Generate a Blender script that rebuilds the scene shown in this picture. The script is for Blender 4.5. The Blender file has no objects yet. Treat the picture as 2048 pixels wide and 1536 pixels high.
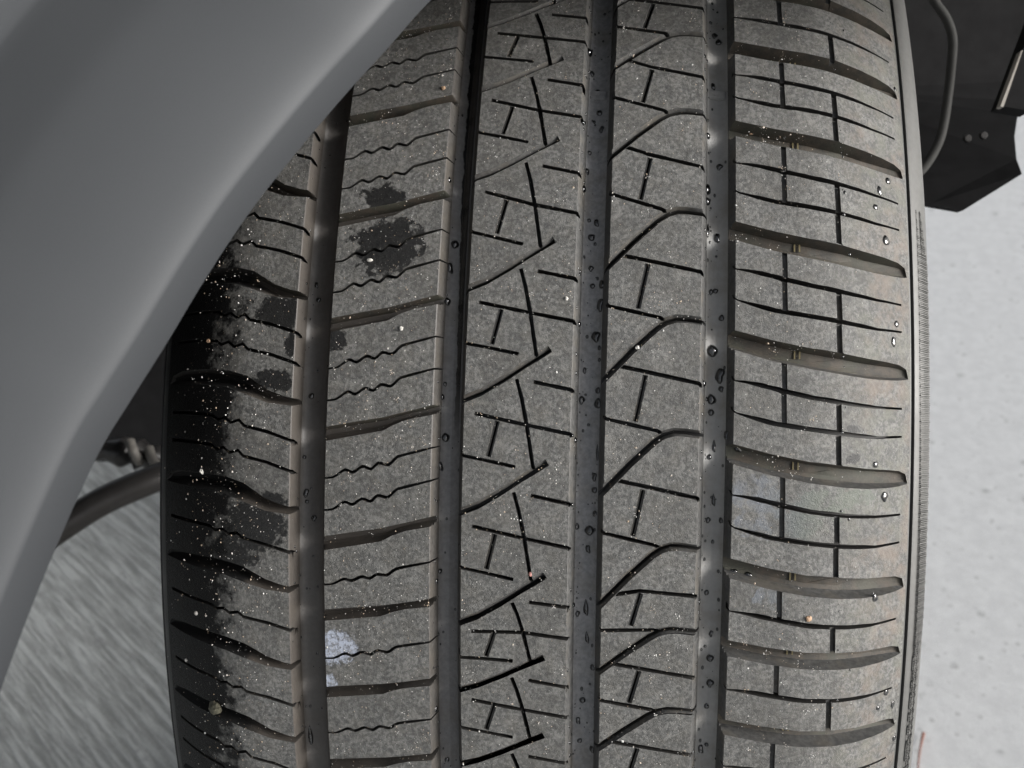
import bpy, bmesh, math, random
import numpy as np
from mathutils import Vector, Matrix, noise
from mathutils.geometry import delaunay_2d_cdt
random.seed(7); rng = np.random.default_rng(7)
sc = bpy.context.scene
COL = sc.collection
MM = 0.001

# ------------------------------------------------------------------ camera
R = 365.0            # tyre radius, mm
PHI = math.radians(40.0)      # how far above the axle the camera looks from
ZC = R * MM          # axle height
AX = Matrix.Translation((0, 0, ZC)) @ Matrix.Rotation(-PHI, 4, 'X')
CAMP = (40.2557, -674.217, -0.0104); CAMR = (0.0447769, 0.122966, 0.0277309); FPX = 2073.32
def _rot(a):
    return Matrix.Rotation(a[2], 4, 'Z') @ Matrix.Rotation(a[1], 4, 'Y') @ Matrix.Rotation(a[0], 4, 'X')
_B = Matrix(((1, 0, 0, 0), (0, 0, -1, 0), (0, 1, 0, 0), (0, 0, 0, 1)))
CAML = _B @ _rot(CAMR)                                   # camera axes in the tyre frame
CAMW = AX @ Matrix.Translation(Vector(CAMP) * MM) @ CAML
cd = bpy.data.cameras.new('camera'); cam = bpy.data.objects.new('camera', cd); COL.objects.link(cam)
cam.matrix_world = CAMW
cd.sensor_width = 36; cd.lens = FPX / 2048 * 36; cd.clip_start = 0.01; cd.clip_end = 500
cd.dof.use_dof = True; cd.dof.focus_distance = 0.318; cd.dof.aperture_fstop = 20.0
sc.camera = cam

# ------------------------------------------------------------------ light
w = bpy.data.worlds.new('World'); sc.world = w; w.use_nodes = True
nt = w.node_tree
SUN_EL, SUN_AZ = math.radians(21), math.radians(101)      # azimuth from +Y towards +X
sky = nt.nodes.new('ShaderNodeTexSky'); sky.sky_type = 'NISHITA'; sky.sun_disc = False
sky.sun_elevation = SUN_EL; sky.sun_rotation = SUN_AZ
sky.dust_density = 4.0; sky.air_density = 1.0; sky.altitude = 0
hsv = nt.nodes.new('ShaderNodeHueSaturation'); hsv.inputs['Saturation'].default_value = 0.3
nt.links.new(sky.outputs[0], hsv.inputs['Color'])
nt.links.new(hsv.outputs[0], nt.nodes['Background'].inputs[0])
nt.nodes['Background'].inputs[1].default_value = 0.07
sd = bpy.data.lights.new('sun', 'SUN'); so = bpy.data.objects.new('sun', sd); COL.objects.link(so)
sd.energy = 1.5; sd.angle = math.radians(26); sd.color = (1.0, 0.99, 0.98)
sdir = Vector((math.sin(SUN_AZ) * math.cos(SUN_EL), math.cos(SUN_AZ) * math.cos(SUN_EL), math.sin(SUN_EL)))
so.rotation_euler = sdir.to_track_quat('Z', 'Y').to_euler()
so.location = sdir * 5
vs = sc.view_settings
vs.view_transform = 'Standard'; vs.look = 'None'; vs.gamma = 1; vs.use_curve_mapping = False
vs.exposure = 1.3

# ------------------------------------------------------------------ helpers
def tag(o, label=None, cat=None, group=None, kind=None):
    if label: o['label'] = label
    if cat: o['category'] = cat
    if group: o['group'] = group
    if kind: o['kind'] = kind
    return o
def empty(name, loc=(0, 0, 0)):
    o = bpy.data.objects.new(name, None); o.location = loc; o.empty_display_size = 0.05
    COL.objects.link(o); return o
def mobj(name, verts, faces, mat, parent=None, smooth=True, angle=35):
    me = bpy.data.meshes.new(name); me.from_pydata([tuple(v) for v in verts], [], faces); me.validate()
    bm = bmesh.new(); bm.from_mesh(me); bmesh.ops.recalc_face_normals(bm, faces=bm.faces); bm.to_mesh(me); bm.free()
    for p in me.polygons: p.use_smooth = smooth
    if smooth: me.set_sharp_from_angle(angle=math.radians(angle))
    me.materials.append(mat)
    o = bpy.data.objects.new(name, me); COL.objects.link(o)
    if parent: o.parent = parent
    return o
def at(x, y, depth):
    """world point seen at photo pixel x, y at a distance along the camera axis"""
    return CAMW @ Vector(((x - 1024) / FPX * depth, -(y - 768) / FPX * depth, -depth))
CX, CY, CZ = [CAMW.to_3x3().col[i].copy() for i in range(3)]

# tread profile: distance the surface drops below the equator radius
def prof(u):
    d = 900 - math.sqrt(900 * 900 - u * u)
    if u > 86: d += 0.0105 * (u - 86) ** 2
    if u < -80: d += 0.0105 * (u + 80) ** 2
    return d
def P3(u, v, h):
    r = R - prof(u) + h; a = v / R
    return (u * MM, -r * math.cos(a) * MM, r * math.sin(a) * MM)
def unproj(x, y, depth=0.0):
    d = (CAML.to_3x3() @ Vector(((x - 1024) / FPX, -(y - 768) / FPX, -1))); o = Vector(CAMP)
    def g(t):
        q = o + d * t; return math.hypot(q.y, q.z) - (R - prof(max(-150, min(150, q.x))) - depth)
    a = 200.0; b = a
    while g(b) > 0 and b < 600: b += 4
    a = b - 4
    for _ in range(30):
        m = (a + b) / 2
        if g(m) < 0: b = m
        else: a = m
    q = o + d * b
    return q.x, math.atan2(q.z, -q.y) * R

# ------------------------------------------------------------------ materials
class NB:
    def __init__(s, name):
        s.m = bpy.data.materials.new(name); s.m.use_nodes = True; s.t = s.m.node_tree
        s.b = s.t.nodes['Principled BSDF']
    def n(s, typ, **kw):
        nd = s.t.nodes.new(typ)
        for k, v in kw.items():
            if k.startswith('i_'):
                key = k[2:]; key = int(key) if key.isdigit() else key
                nd.inputs[key].default_value = v
            else: setattr(nd, k, v)
        return nd
    def l(s, a, b): s.t.links.new(a, b)
    def math(s, op, a, b=None, c=None):
        nd = s.n('ShaderNodeMath', operation=op)
        for i, x in enumerate((a, b, c)):
            if x is None: continue
            if isinstance(x, (int, float)): nd.inputs[i].default_value = x
            else: s.l(x, nd.inputs[i])
        return nd.outputs[0]
    def ramp(s, x, a, b, smooth=True):
        nd = s.n('ShaderNodeMapRange', interpolation_type='SMOOTHSTEP' if smooth else 'LINEAR')
        nd.inputs['From Min'].default_value = a; nd.inputs['From Max'].default_value = b
        s.l(x, nd.inputs['Value']); return nd.outputs[0]
    def mix(s, f, a, b):
        nd = s.n('ShaderNodeMix', data_type='RGBA')
        if isinstance(f, (int, float)): nd.inputs['Factor'].default_value = f
        else: s.l(f, nd.inputs['Factor'])
        for x, i in ((a, 6), (b, 7)):
            if isinstance(x, tuple): nd.inputs[i].default_value = (*x, 1) if len(x) == 3 else x
            else: s.l(x, nd.inputs[i])
        return nd.outputs[2]
    def noise(s, scale, detail=4, rough=.6, vec=None, dist=0):
        nd = s.n('ShaderNodeTexNoise'); nd.inputs['Scale'].default_value = scale
        nd.inputs['Detail'].default_value = detail; nd.inputs['Roughness'].default_value = rough
        nd.inputs['Distortion'].default_value = dist
        s.l(vec if vec is not None else s.pos(), nd.inputs['Vector']); return nd.outputs[0]
    def pos(s):
        if not hasattr(s, '_p'): s._p = s.n('ShaderNodeNewGeometry').outputs['Position']
        return s._p
    def set(s, **kw):
        for k, v in kw.items():
            inp = s.b.inputs[k.replace('_', ' ')]
            if isinstance(v, (int, float)): inp.default_value = v
            elif isinstance(v, tuple): inp.default_value = (*v, 1) if len(v) == 3 else v
            else: s.l(v, inp)
    def bump(s, h, strength, dist):
        nd = s.n('ShaderNodeBump'); nd.inputs['Strength'].default_value = strength
        nd.inputs['Distance'].default_value = dist; s.l(h, nd.inputs['Height'])
        s.l(nd.outputs[0], s.b.inputs['Normal'])

tyre = empty('tyre', (0, 0, ZC))
def treadcoords(b):
    """across-the-tread u and round-the-tread v, in mm, from the tyre's own axes"""
    tc = b.n('ShaderNodeTexCoord'); tc.object = tyre
    sp = b.n('ShaderNodeSeparateXYZ'); b.l(tc.outputs['Object'], sp.inputs[0])
    u = b.math('MULTIPLY', sp.outputs[0], 1000)
    ang = b.math('ARCTAN2', sp.outputs[2], b.math('MULTIPLY', sp.outputs[1], -1))
    v = b.math('MULTIPLY', b.math('SUBTRACT', ang, PHI), R)
    return u, v
def blob(b, u, v, cu, cv, ru, rv, edge):
    """irregular patch mask: 1 inside"""
    a = b.math('DIVIDE', b.math('SUBTRACT', u, cu), ru); c = b.math('DIVIDE', b.math('SUBTRACT', v, cv), rv)
    d = b.math('SQRT', b.math('ADD', b.math('MULTIPLY', a, a), b.math('MULTIPLY', c, c)))
    return b.math('SUBTRACT', 1, b.ramp(b.math('ADD', d, edge), .84, 1.12))

def tread_material():
    b = NB('worn_tread_rubber')
    u, v = treadcoords(b)
    n1 = b.noise(900, 5, .65); n2 = b.noise(190, 4, .6); n3 = b.noise(3200, 3, .7); n4 = b.noise(60, 3, .5)
    dust = b.mix(b.ramp(n1, .36, .64), (.076, .076, .073), (.195, .193, .184))
    dust = b.mix(b.math('MULTIPLY', b.ramp(b.noise(420, 5, .7, dist=.6), .48, .62), .6), dust, (.066, .067, .067))
    sm = b.n('ShaderNodeMapping', vector_type='TEXTURE'); sm.inputs['Rotation'].default_value = (.5, .9, .4); sm.inputs['Scale'].default_value = (1, 14, 1); b.l(b.pos(), sm.inputs['Vector'])
    dust = b.mix(b.math('MULTIPLY', b.ramp(b.noise(2200, 3, .6, sm.outputs[0]), .62, .72), .35), dust, (.42, .42, .41))
    dust = b.mix(b.math('MULTIPLY', b.ramp(n2, .4, .7), .28), dust, (.15, .138, .115))
    speck = b.ramp(n3, .66, .74)
    dust = b.mix(b.math('MULTIPLY', speck, .35), dust, (.48, .47, .45))
    dust = b.mix(b.math('MULTIPLY', b.ramp(b.noise(45, 4, .6), .4, .65), .35), dust, (.07, .068, .063))
    dust = b.mix(b.math('MULTIPLY', b.ramp(b.noise(230, 5, .7, dist=1.2), .5, .64), .5), dust, (.058, .057, .053))
    dust = b.mix(b.math('MULTIPLY', b.ramp(b.noise(150, 5, .75, dist=.8), .54, .68), .4), dust, (.27, .265, .25))
    # unworn, undusted black rubber on the outer left shoulder, ragged edge
    edge = b.math('ADD', u, b.math('MULTIPLY', b.math('SUBTRACT', n2, .5), 34))
    edge = b.math('ADD', edge, b.math('MULTIPLY', b.math('SUBTRACT', n4, .5), 26))
    edge = b.math('ADD', edge, b.math('MULTIPLY', b.math('SUBTRACT', b.noise(700, 4, .7), .5), 14))
    black = b.math('SUBTRACT', 1, b.ramp(edge, -95, -86))
    # greenish / rusty dirt on the right shoulder
    rs = b.ramp(u, 96, 112)
    dirt = b.mix(b.ramp(n4, .42, .62), (.145, .15, .12), (.2, .158, .128))
    dust = b.mix(b.math('MULTIPLY', rs, b.math('MULTIPLY', b.ramp(n2, .35, .7), .55)), dust, dirt)
    # wet and dark patches; film and damp ones get sky sheen painted in
    e = b.math('MULTIPLY', b.math('SUBTRACT', b.noise(330, 4, .65), .5), 2.2)
    wet = None
    for x, y, rx, ry in WET:
        cu, cv = unproj(x, y); m = blob(b, u, v, cu, cv, rx / 6.6, ry / 6.4, e)
        wet = m if wet is None else b.math('MAXIMUM', wet, m)
    film_sheen = None
    for x, y, rx, ry in FILM_SHEEN:
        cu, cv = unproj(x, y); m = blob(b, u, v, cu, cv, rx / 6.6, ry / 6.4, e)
        film_sheen = m if film_sheen is None else b.math('MAXIMUM', film_sheen, m)
    damp_sheen = None
    for x, y, rx, ry in DAMP_SHEEN:
        cu, cv = unproj(x, y); m = blob(b, u, v, cu, cv, rx / 6.6, ry / 6.4, e)
        damp_sheen = m if damp_sheen is None else b.math('MAXIMUM', damp_sheen, m)
    damp_sheen = b.math('MULTIPLY', damp_sheen, b.math('MULTIPLY', b.ramp(b.noise(120, 4, .65), .38, .6), .8))
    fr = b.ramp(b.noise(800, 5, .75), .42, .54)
    film_sheen = b.math('MULTIPLY', film_sheen, b.math('ADD', .3, b.math('MULTIPLY', fr, .7)))
    dark = b.math('MAXIMUM', black, b.math('MULTIPLY', wet, .93))
    col = b.mix(damp_sheen, dust, b.mix(b.ramp(u, 72, 96), (.15, .164, .19), (.085, .10, .078)))  # bluish tone is painted wet sheen, greenish tone is stain
    col = b.mix(dark, col, (.010, .010, .0102))
    col = b.mix(film_sheen, col, (.42, .46, .55))  # pale blue stands in for the water film's sky reflection
    rough = b.math('ADD', .48, b.math('MULTIPLY', n1, .25))
    rough = b.math('MULTIPLY', rough, b.math('SUBTRACT', 1, b.math('MULTIPLY', b.math('MAXIMUM', wet, b.math('MULTIPLY', black, .6)), .45)))
    rough = b.math('MULTIPLY', rough, b.math('SUBTRACT', 1, b.math('MULTIPLY', film_sheen, .8)))
    rough = b.math('MULTIPLY', rough, b.math('SUBTRACT', 1, b.math('MULTIPLY', damp_sheen, .55)))
    b.set(Base_Color=col, Roughness=rough)
    b.l(b.math('SUBTRACT', .5, b.math('MULTIPLY', black, .36)), b.b.inputs['Specular IOR Level'])
    h = b.math('ADD', b.math('MULTIPLY', n1, .6), b.math('MULTIPLY', n3, .5))
    h = b.math('MULTIPLY', h, b.math('SUBTRACT', 1, film_sheen))
    b.bump(h, .8, .00045)
    return b.m
def groove_material(floor=False):
    b = NB('sky_lit_groove_floor' if floor else 'moulded_groove_rubber')
    u, v = treadcoords(b)
    n1 = b.noise(700, 4, .6); n2 = b.noise(110, 4, .6); n4 = b.noise(35, 3, .5)
    if floor:
        col = b.mix(b.ramp(n1, .3, .7), (.18, .182, .188), (.26, .26, .262))  # sky reflection painted in as a pale base, lighter to the right
        col = b.mix(b.math('MULTIPLY', b.ramp(u, 35, 62), .7), col, (.30, .295, .28))
    else: col = b.mix(b.ramp(n1, .3, .7), (.05, .05, .049), (.092, .091, .088))
    col = b.mix(b.math('MULTIPLY', b.ramp(n2, .45, .68), .35), col, (.13, .112, .085))
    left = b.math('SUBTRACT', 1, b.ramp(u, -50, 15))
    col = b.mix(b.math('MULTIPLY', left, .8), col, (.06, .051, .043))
    edge = b.math('ADD', u, b.math('MULTIPLY', b.math('SUBTRACT', n2, .5), 20))
    blk = b.math('SUBTRACT', 1, b.ramp(edge, -86, -80))
    # black wet line along the right of the second groove floor
    e2 = b.math('MULTIPLY', b.math('SUBTRACT', b.noise(150, 3, .6), .5), 2.4)
    lo = b.ramp(b.math('ADD', b.math('ADD', u, e2), b.math('MULTIPLY', b.ramp(v, 20, 140, False), 2.5)), -16.9, -16.5); hi = b.math('SUBTRACT', 1, b.ramp(u, -15.3, -15.0))
    line = b.math('MULTIPLY', b.math('MULTIPLY', lo, hi), b.ramp(v, -12, 16))
    blk = b.math('MAXIMUM', blk, line)
    col = b.mix(blk, col, (.012, .012, .012))
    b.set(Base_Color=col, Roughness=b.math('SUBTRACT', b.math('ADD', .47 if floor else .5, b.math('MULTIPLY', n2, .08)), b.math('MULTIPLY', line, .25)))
    b.b.inputs['Specular IOR Level'].default_value = .6 if floor else .4
    b.bump(n1, .25, .0002)
    return b.m
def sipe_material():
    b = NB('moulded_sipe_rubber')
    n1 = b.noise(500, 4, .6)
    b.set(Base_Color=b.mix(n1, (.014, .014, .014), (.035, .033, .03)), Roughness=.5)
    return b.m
def mud_material():
    b = NB('rubber_with_dried_mud')
    n1 = b.noise(260, 5, .65); n2 = b.noise(75, 3, .5); n3 = b.noise(1500, 3, .6)
    col = b.mix(b.ramp(n1, .35, .65), (.038, .035, .029), (.066, .054, .041))
    col = b.mix(b.math('MULTIPLY', b.ramp(n2, .45, .65), .6), col, (.058, .061, .045))
    u, v = treadcoords(b); edge = b.math('ADD', u, b.math('MULTIPLY', b.math('SUBTRACT', n2, .5), 20))
    col = b.mix(b.math('SUBTRACT', 1, b.ramp(edge, -84, -76)), col, (.014, .013, .012))
    b.set(Base_Color=col, Roughness=.7); b.bump(n3, .4, .0003)
    return b.m
def side_material():
    b = NB('sidewall_rubber')
    u, v = treadcoords(b)
    n1 = b.noise(400, 4, .6); n2 = b.noise(60, 4, .6)
    grey = b.mix(n1, (.085, .085, .081), (.145, .144, .138))
    blk = b.mix(n1, (.008, .008, .008), (.015, .015, .015))
    col = b.mix(b.ramp(u, -60, 0), blk, grey)
    b.set(Base_Color=col, Roughness=b.math('ADD', .36, b.math('MULTIPLY', n2, .25))); b.bump(n1, .2, .0003)
    return b.m
def plain(name, col, rough, metal=0, nscale=300, var=.25, bump=0.0, bd=.0003, spec=.5):
    b = NB(name); n = b.noise(nscale, 4, .6)
    c2 = tuple(min(1, c * (1 + var)) for c in col); c1 = tuple(c * (1 - var) for c in col)
    b.set(Base_Color=b.mix(n, c1, c2), Roughness=rough, Metallic=metal)
    b.b.inputs['Specular IOR Level'].default_value = spec
    if bump: b.bump(n, bump, bd)
    return b.m
def concrete_material():
    b = NB('broomed_concrete')
    mp = b.n('ShaderNodeMapping', vector_type='TEXTURE'); mp.inputs['Rotation'].default_value = (0, 0, BROOM); mp.inputs['Scale'].default_value = (1, 14, 1)
    b.l(b.pos(), mp.inputs['Vector'])
    lines = b.noise(210, 4, .65, mp.outputs[0]); n1 = b.noise(60, 6, .65); n2 = b.noise(9, 4, .55); n3 = b.noise(420, 3, .7)
    sp = b.n('ShaderNodeSeparateXYZ'); b.l(b.pos(), sp.inputs[0])
    lm = b.math('SUBTRACT', 1, b.math('MULTIPLY', b.ramp(sp.outputs[0], -.1, .12), .96))      # broom marks and painted car shade both fade to the right
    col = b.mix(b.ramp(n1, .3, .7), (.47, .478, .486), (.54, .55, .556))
    col = b.mix(b.math('MULTIPLY', lm, .8), col, b.mix(n1, (.30, .31, .295), (.40, .41, .395)))  # darker base on the left: the car's shade painted into the concrete
    lv = b.ramp(b.math('ADD', b.math('MULTIPLY', lines, .75), b.math('MULTIPLY', n3, .25)), .38, .6)
    col = b.mix(b.math('MULTIPLY', b.math('MULTIPLY', b.math('SUBTRACT', 1, lv), lm), .65), col, (.11, .115, .106))
    vo = b.n('ShaderNodeTexVoronoi'); vo.inputs['Scale'].default_value = 30; b.l(b.pos(), vo.inputs['Vector'])
    vo2 = b.n('ShaderNodeTexVoronoi'); vo2.inputs['Scale'].default_value = 85; b.l(b.pos(), vo2.inputs['Vector'])
    dots = b.math('SUBTRACT', 1, b.ramp(b.math('ADD', vo.outputs['Distance'], b.math('MULTIPLY', n1, .12)), .12, .24))
    dots = b.math('MULTIPLY', dots, b.ramp(n3, .35, .6))
    col = b.mix(b.math('MULTIPLY', dots, .65), col, (.17, .17, .17))
    d2 = b.math('MULTIPLY', b.math('SUBTRACT', 1, b.ramp(vo2.outputs['Distance'], .12, .3)), b.ramp(n1, .45, .6))
    col = b.mix(b.math('MULTIPLY', d2, .45), col, (.2, .2, .2))
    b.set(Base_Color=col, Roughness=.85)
    h = b.math('ADD', b.math('MULTIPLY', b.math('MULTIPLY', lv, lm), 1.0), b.math('MULTIPLY', n3, .35))
    b.bump(h, .7, .0022)
    return b.m
def water_material():
    b = NB('clear_water')
    b.set(Base_Color=(.07, .072, .075), Roughness=.0, IOR=1.45); b.b.inputs['Transmission Weight'].default_value = 1; b.b.inputs['Coat Weight'].default_value = 1.0; b.b.inputs['Coat Roughness'].default_value = 0.0; b.b.inputs['Coat IOR'].default_value = 1.6
    return b.m
def paint_material():
    b = NB('silver_grey_car_paint')
    n = b.math('ADD', b.math('MULTIPLY', b.noise(5000, 2, .6), .75), b.math('MULTIPLY', b.noise(14, 3, .5), .25))
    b.set(Base_Color=b.mix(n, (.052, .055, .059), (.082, .086, .091)), Roughness=.5, Metallic=.15)
    b.b.inputs['Specular IOR Level'].default_value = .35; b.b.inputs['Coat Weight'].default_value = 0.0
    return b.m

def ground_at(x, y, z=0.0):
    o_ = CAMW.translation; d = at(x, y, 1) - o_; t = (z - o_.z) / d.z
    return o_ + d * t
_bd = ground_at(316, 1247) - ground_at(155, 1088); BROOM = math.atan2(-_bd.x, _bd.y)
# photo-pixel centres and radii of the wet stains and painted sheen patches on the tread
WET = [(775, 490, 75, 62), (770, 395, 45, 28), (560, 625, 58, 34), (585, 690, 16, 26), (670, 680, 26, 22),
       (545, 760, 40, 22), (505, 1050, 75, 52), (460, 1110, 60, 36), (545, 1005, 40, 20), (1705, 918, 16, 10), (1705, 860, 14, 9)]
DAMP_SHEEN = [(1535, 1195, 26, 20), (1640, 1010, 70, 30), (1590, 1050, 60, 30), (1700, 1000, 50, 22), (1510, 985, 60, 32), (1530, 1038, 60, 34)]
FILM_SHEEN = [(672, 1296, 44, 32), (660, 1365, 13, 22)]
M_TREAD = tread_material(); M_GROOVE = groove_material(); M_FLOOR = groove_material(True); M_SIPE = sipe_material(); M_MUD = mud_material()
M_SIDE = side_material(); M_CONC = concrete_material(); M_WATER = water_material(); M_PAINT = paint_material()
M_LINER = plain('black_liner_plastic', (.011, .011, .0115), .8, nscale=90, var=.6, bump=.3, spec=.08)
M_STEEL = plain('dark_suspension_steel', (.035, .033, .032), .33, .3, 200)
M_BOOT = plain('grey_rubber_boot', (.16, .15, .135), .6, 0, 150)
def sand_material():
    b = NB('pale_sand_grain'); n = b.noise(420, 2, .5)
    b.set(Base_Color=b.mix(b.ramp(n, .42, .6), (.72, .71, .68), (.46, .36, .26)), Roughness=.4); return b.m
M_SAND = sand_material()
M_STONE_O = plain('orange_stone', (.42, .28, .18), .6, 0, 900, .3)
M_STONE_W = plain('white_stone', (.56, .54, .5), .6, 0, 900, .25)
M_STONE_R = plain('pink_red_stone', (.62, .3, .26), .5, 0, 700, .5)
M_CRUMB = plain('olive_crumb', (.085, .08, .055), .75, 0, 420, .75, bump=.8, bd=.001)
M_STALK = plain('red_brown_stalk', (.2, .085, .062), .6, 0, 300, .4)
M_TICK = plain('yellow_moulded_mark', (.20, .165, .085), .6, 0, 400, .3)
M_RIM = plain('alloy_rim', (.3, .3, .31), .4, .8)

# ------------------------------------------------------------------ ground
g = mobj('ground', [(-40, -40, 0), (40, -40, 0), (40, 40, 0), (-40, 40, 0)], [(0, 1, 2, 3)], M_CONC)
tag(g, kind='structure')

# ------------------------------------------------------------------ tread pattern
# ribs run round the tyre between the grooves; every cell is one pitch of one rib.
# Measurements are u (across), v (round), in mm, taken off one long pitch of each rib.
LP = 34.05
def ip(tab, x):
    tab = sorted(tab); return float(np.interp(x, [q[0] for q in tab], [q[1] for q in tab]))
WALL = [(0.0, 0.0), (0.32, -0.28), (1.9, -5.4)]
class Rib: pass
def mk(name, uL, uR, wl, wr, anchor, base):
    r = Rib(); r.name = name; r.uL = uL; r.uR = uR; r.wl = wl; r.wr = wr
    r.anchor = anchor; r.b = [(u, v - anchor) for u, v in base]; r.feat = []
    return r
def tt(r, u, v):      # t inside the measured pitch whose lower boundary has the anchor r.anchor
    return (r.anchor + LP + ip(r.b, u) - v) / LP
def sipe(r, pts, hw, depth, kind='slit', ends=(True, True), chamf=1.0, types='LMS', wv=None, tshift=None):
    r.feat.append(dict(k='line', pts=[(u, tt(r, u, v)) for u, v in pts], hw=hw, d=depth, kind=kind, ends=ends, c=chamf, types=types, wv=wv))
def groove(r, st, depth, profile, mud, types='LMS'):
    r.feat.append(dict(k='band', st=st, d=depth, prof=profile, mud=mud, types=types))

G1L, G1R, G2L, G2R, G3L, G3R, G4L, G4R = -67.7, -55.9, -22.6, -12.7, 19.5, 29.9, 57.4, 67.6
ULEFT, URIGHT = -117.5, 122.5
XT = 0.35   # how far a sipe runs on through the groove wall

# rib 1: left shoulder
r1 = mk('r1', ULEFT, G1L, False, True, -27.2, [(-62, -30.0), (-66, -29.4), (-75, -28.7), (-83, -26.0), (-90, -23.8), (-97, -23.0), (-110, -22.5), (-118, -22.3)])
groove(r1, [(-65.2, 2.3), (-70, 2.7), (-75.5, 4.0), (-83, 6.0), (-90, 5.6), (-100, 5.2), (-110, 4.6), (-115, 3.0), (-116.5, .3)], 5.6,
       [(0, 0), (.3, -.8), (.5, -1), (.82, -.96), (1, 0)], (.8, 1.1))
X1 = [(-67.3 + XT, -6.9), (-67.3, -6.17), (-75.4, -3.56), (-83.3, -1.93), (-85.2, -.12), (-88.3, -1.03), (-90.6, .6), (-93.4, -.2), (-95.6, 1.2), (-101, 1.6), (-110, 1.9), (-114, 1.9)]
X2 = [(u, v - 9.6) for u, v in X1]
# rib 2
r2 = mk('r2', G1R, G2L, True, True, 6.1, [(-18, 4.2), (-22.5, 3.1), (-30, 1.5), (-34.4, -.2), (-37.7, -2.1), (-55.9, -5.8), (-60, -6.6)])
groove(r2, [(-19.8, 3.1), (-22.5, 3.0), (-30, 2.55), (-34.4, 3.1), (-37.7, 4.1), (-46, 4.3), (-55.9, 4.4), (-58.6, 4.4)], 5.0,
       [(0, 0), (.25, -.8), (.45, -1), (.8, -.92), (1, 0)], (.7, 1.1))
Z1 = [(u, v + LP) for u, v in [(-58.4, -17.9), (-55.8, -17.32), (-53.07, -17.01), (-49.56, -14.26), (-47.03, -15.45), (-43.97, -13.06), (-41.24, -14.24), (-39.03, -11.89), (-35.72, -12.77), (-33.12, -9.9), (-23.43, -7.21), (-20, -6.3)]]
Z2 = [(u, v - 9.95) for u, v in Z1]
def rounded(z):
    out = []
    for i, p in enumerate(z):
        if 1 < i < len(z) - 2:
            a, c = z[i - 1], z[i + 1]
            out.append((p[0] * .72 + a[0] * .28, p[1] * .72 + a[1] * .28)); out.append((p[0] * .94 + (a[0] + c[0]) * .03, p[1] * .86 + (a[1] + c[1]) * .07)); out.append((p[0] * .72 + c[0] * .28, p[1] * .72 + c[1] * .28))
        else: out.append(p)
    return out
# rib 3: centre
r3 = mk('r3', G2R, G3L, True, True, -10.4, [(-15.5, -28.6), (-12.3, -27.14), (-7.4, -24.78), (-.36, -20.4), (5.85, -16.08), (13.75, -11.1), (16.5, -11.6), (23, -12.6)])
sipe(r3, [(-15.4, -27.2), (-12.35, -25.66), (-7.4, -23.6), (0, -19.0), (6.9, -14.2), (12.75, -10.25)], 1.12, 5.0, 'chamfer', (False, True), 1.3)
sipe(r3, [(3.04, 14.4), (4.6, 9.07), (6.41, .9), (8.7, -12.2)], .62, 4.5, 'slit', (True, False))
sipe(r3, [(-9.3, 3.82), (5.82, .89), (19.54, -1.6), (19.5 + XT, -2.2)], .60, 5.0, 'slit', (True, False))
sipe(r3, [(-2.55, 1.6), (-4.96, -8.9)], .85, 4.5, 'inner', (True, True), .9)
sipe(r3, [(-12.7 - XT, -8.6), (-12.33, -9.03), (-6.53, -10.03), (3.2, -11.87)], .55, 5.0, 'slit', (False, True))
sipe(r3, [(8.29, 13.76), (19.5, 11.65), (19.5 + XT, 11.2)], .60, 5.0, 'slit', (True, False))
# rib 4
r4 = mk('r4', G3R, G4L, True, True, -.3, [(61, -2.1), (57.4, -1.85), (53, -1.4), (50.4, -1.45), (47.35, -2.5), (44.5, -4.9), (38.35, -10.9), (30.0, -19.6), (26, -23.8)])
sipe(r4, [(60.2, -1.0), (57.4, -.7), (53, -.2), (50.2, -.1), (47.1, -1.05), (44.3, -3.0), (37.2, -9.9), (30, -17.7), (27.2, -20.7)], 1.3, 5.0, 'hook', (False, False), 1.2)
sipe(r4, [(29.9 - XT, 3.8), (29.95, 3.29), (45.3, .1), (46, -.3)], .60, 5.0, 'slit', (False, False))
sipe(r4, [(34.1, LP - 15.0), (41.16, LP - 16.32), (57.25, LP - 19.52), (57.4 + XT, LP - 20)], .63, 5.0, 'slit', (True, False))
sipe(r4, [(41.37, LP - 17.6), (38.7, LP - 31.2)], .85, 4.5, 'inner', (True, True), .9)
# rib 5: right shoulder
r5 = mk('r5', G4R, URIGHT, True, False, -3.4, [(63, -8.2), (67.2, -9.4), (79, -12.55), (90.4, -14.58), (102, -16.0), (111, -16.5), (118, -16.0), (123, -15.0)])
groove(r5, [(64.6, 5.6), (67.4, 6.0), (79, 6.3), (90, 6.3), (100, 6.5), (108, 6.2), (114, 5.8), (118.5, 5.0), (121.0, 3.4), (121.7, .6)], 5.2,
       [(0, 0), (.1, -.55), (.22, -.9), (.42, -1), (.84, -.97), (1, 0)], (.3, 1.1))
M_ = [(u, v + LP) for u, v in [(67.6 - XT, -18.1), (67.8, -18.65), (71, -19.0), (75.4, -19.8), (83, -21.55), (90.6, -23.11), (102.4, -24.5), (110.8, -25.1), (119.3, -25.0)]]
N_ = [(u, v + LP) for u, v in [(67.6 - XT, -27.6), (68.4, -28.33), (72, -29.3), (79.5, -31.16), (90.9, -32.65), (102.7, -33.9), (111, -34.5), (119.3, -34.0)]]
WV5 = [(65, .3), (68, .3), (70, .45), (76, .95), (95, 1.0), (108, .75), (113, .5), (120, .42)]

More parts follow.
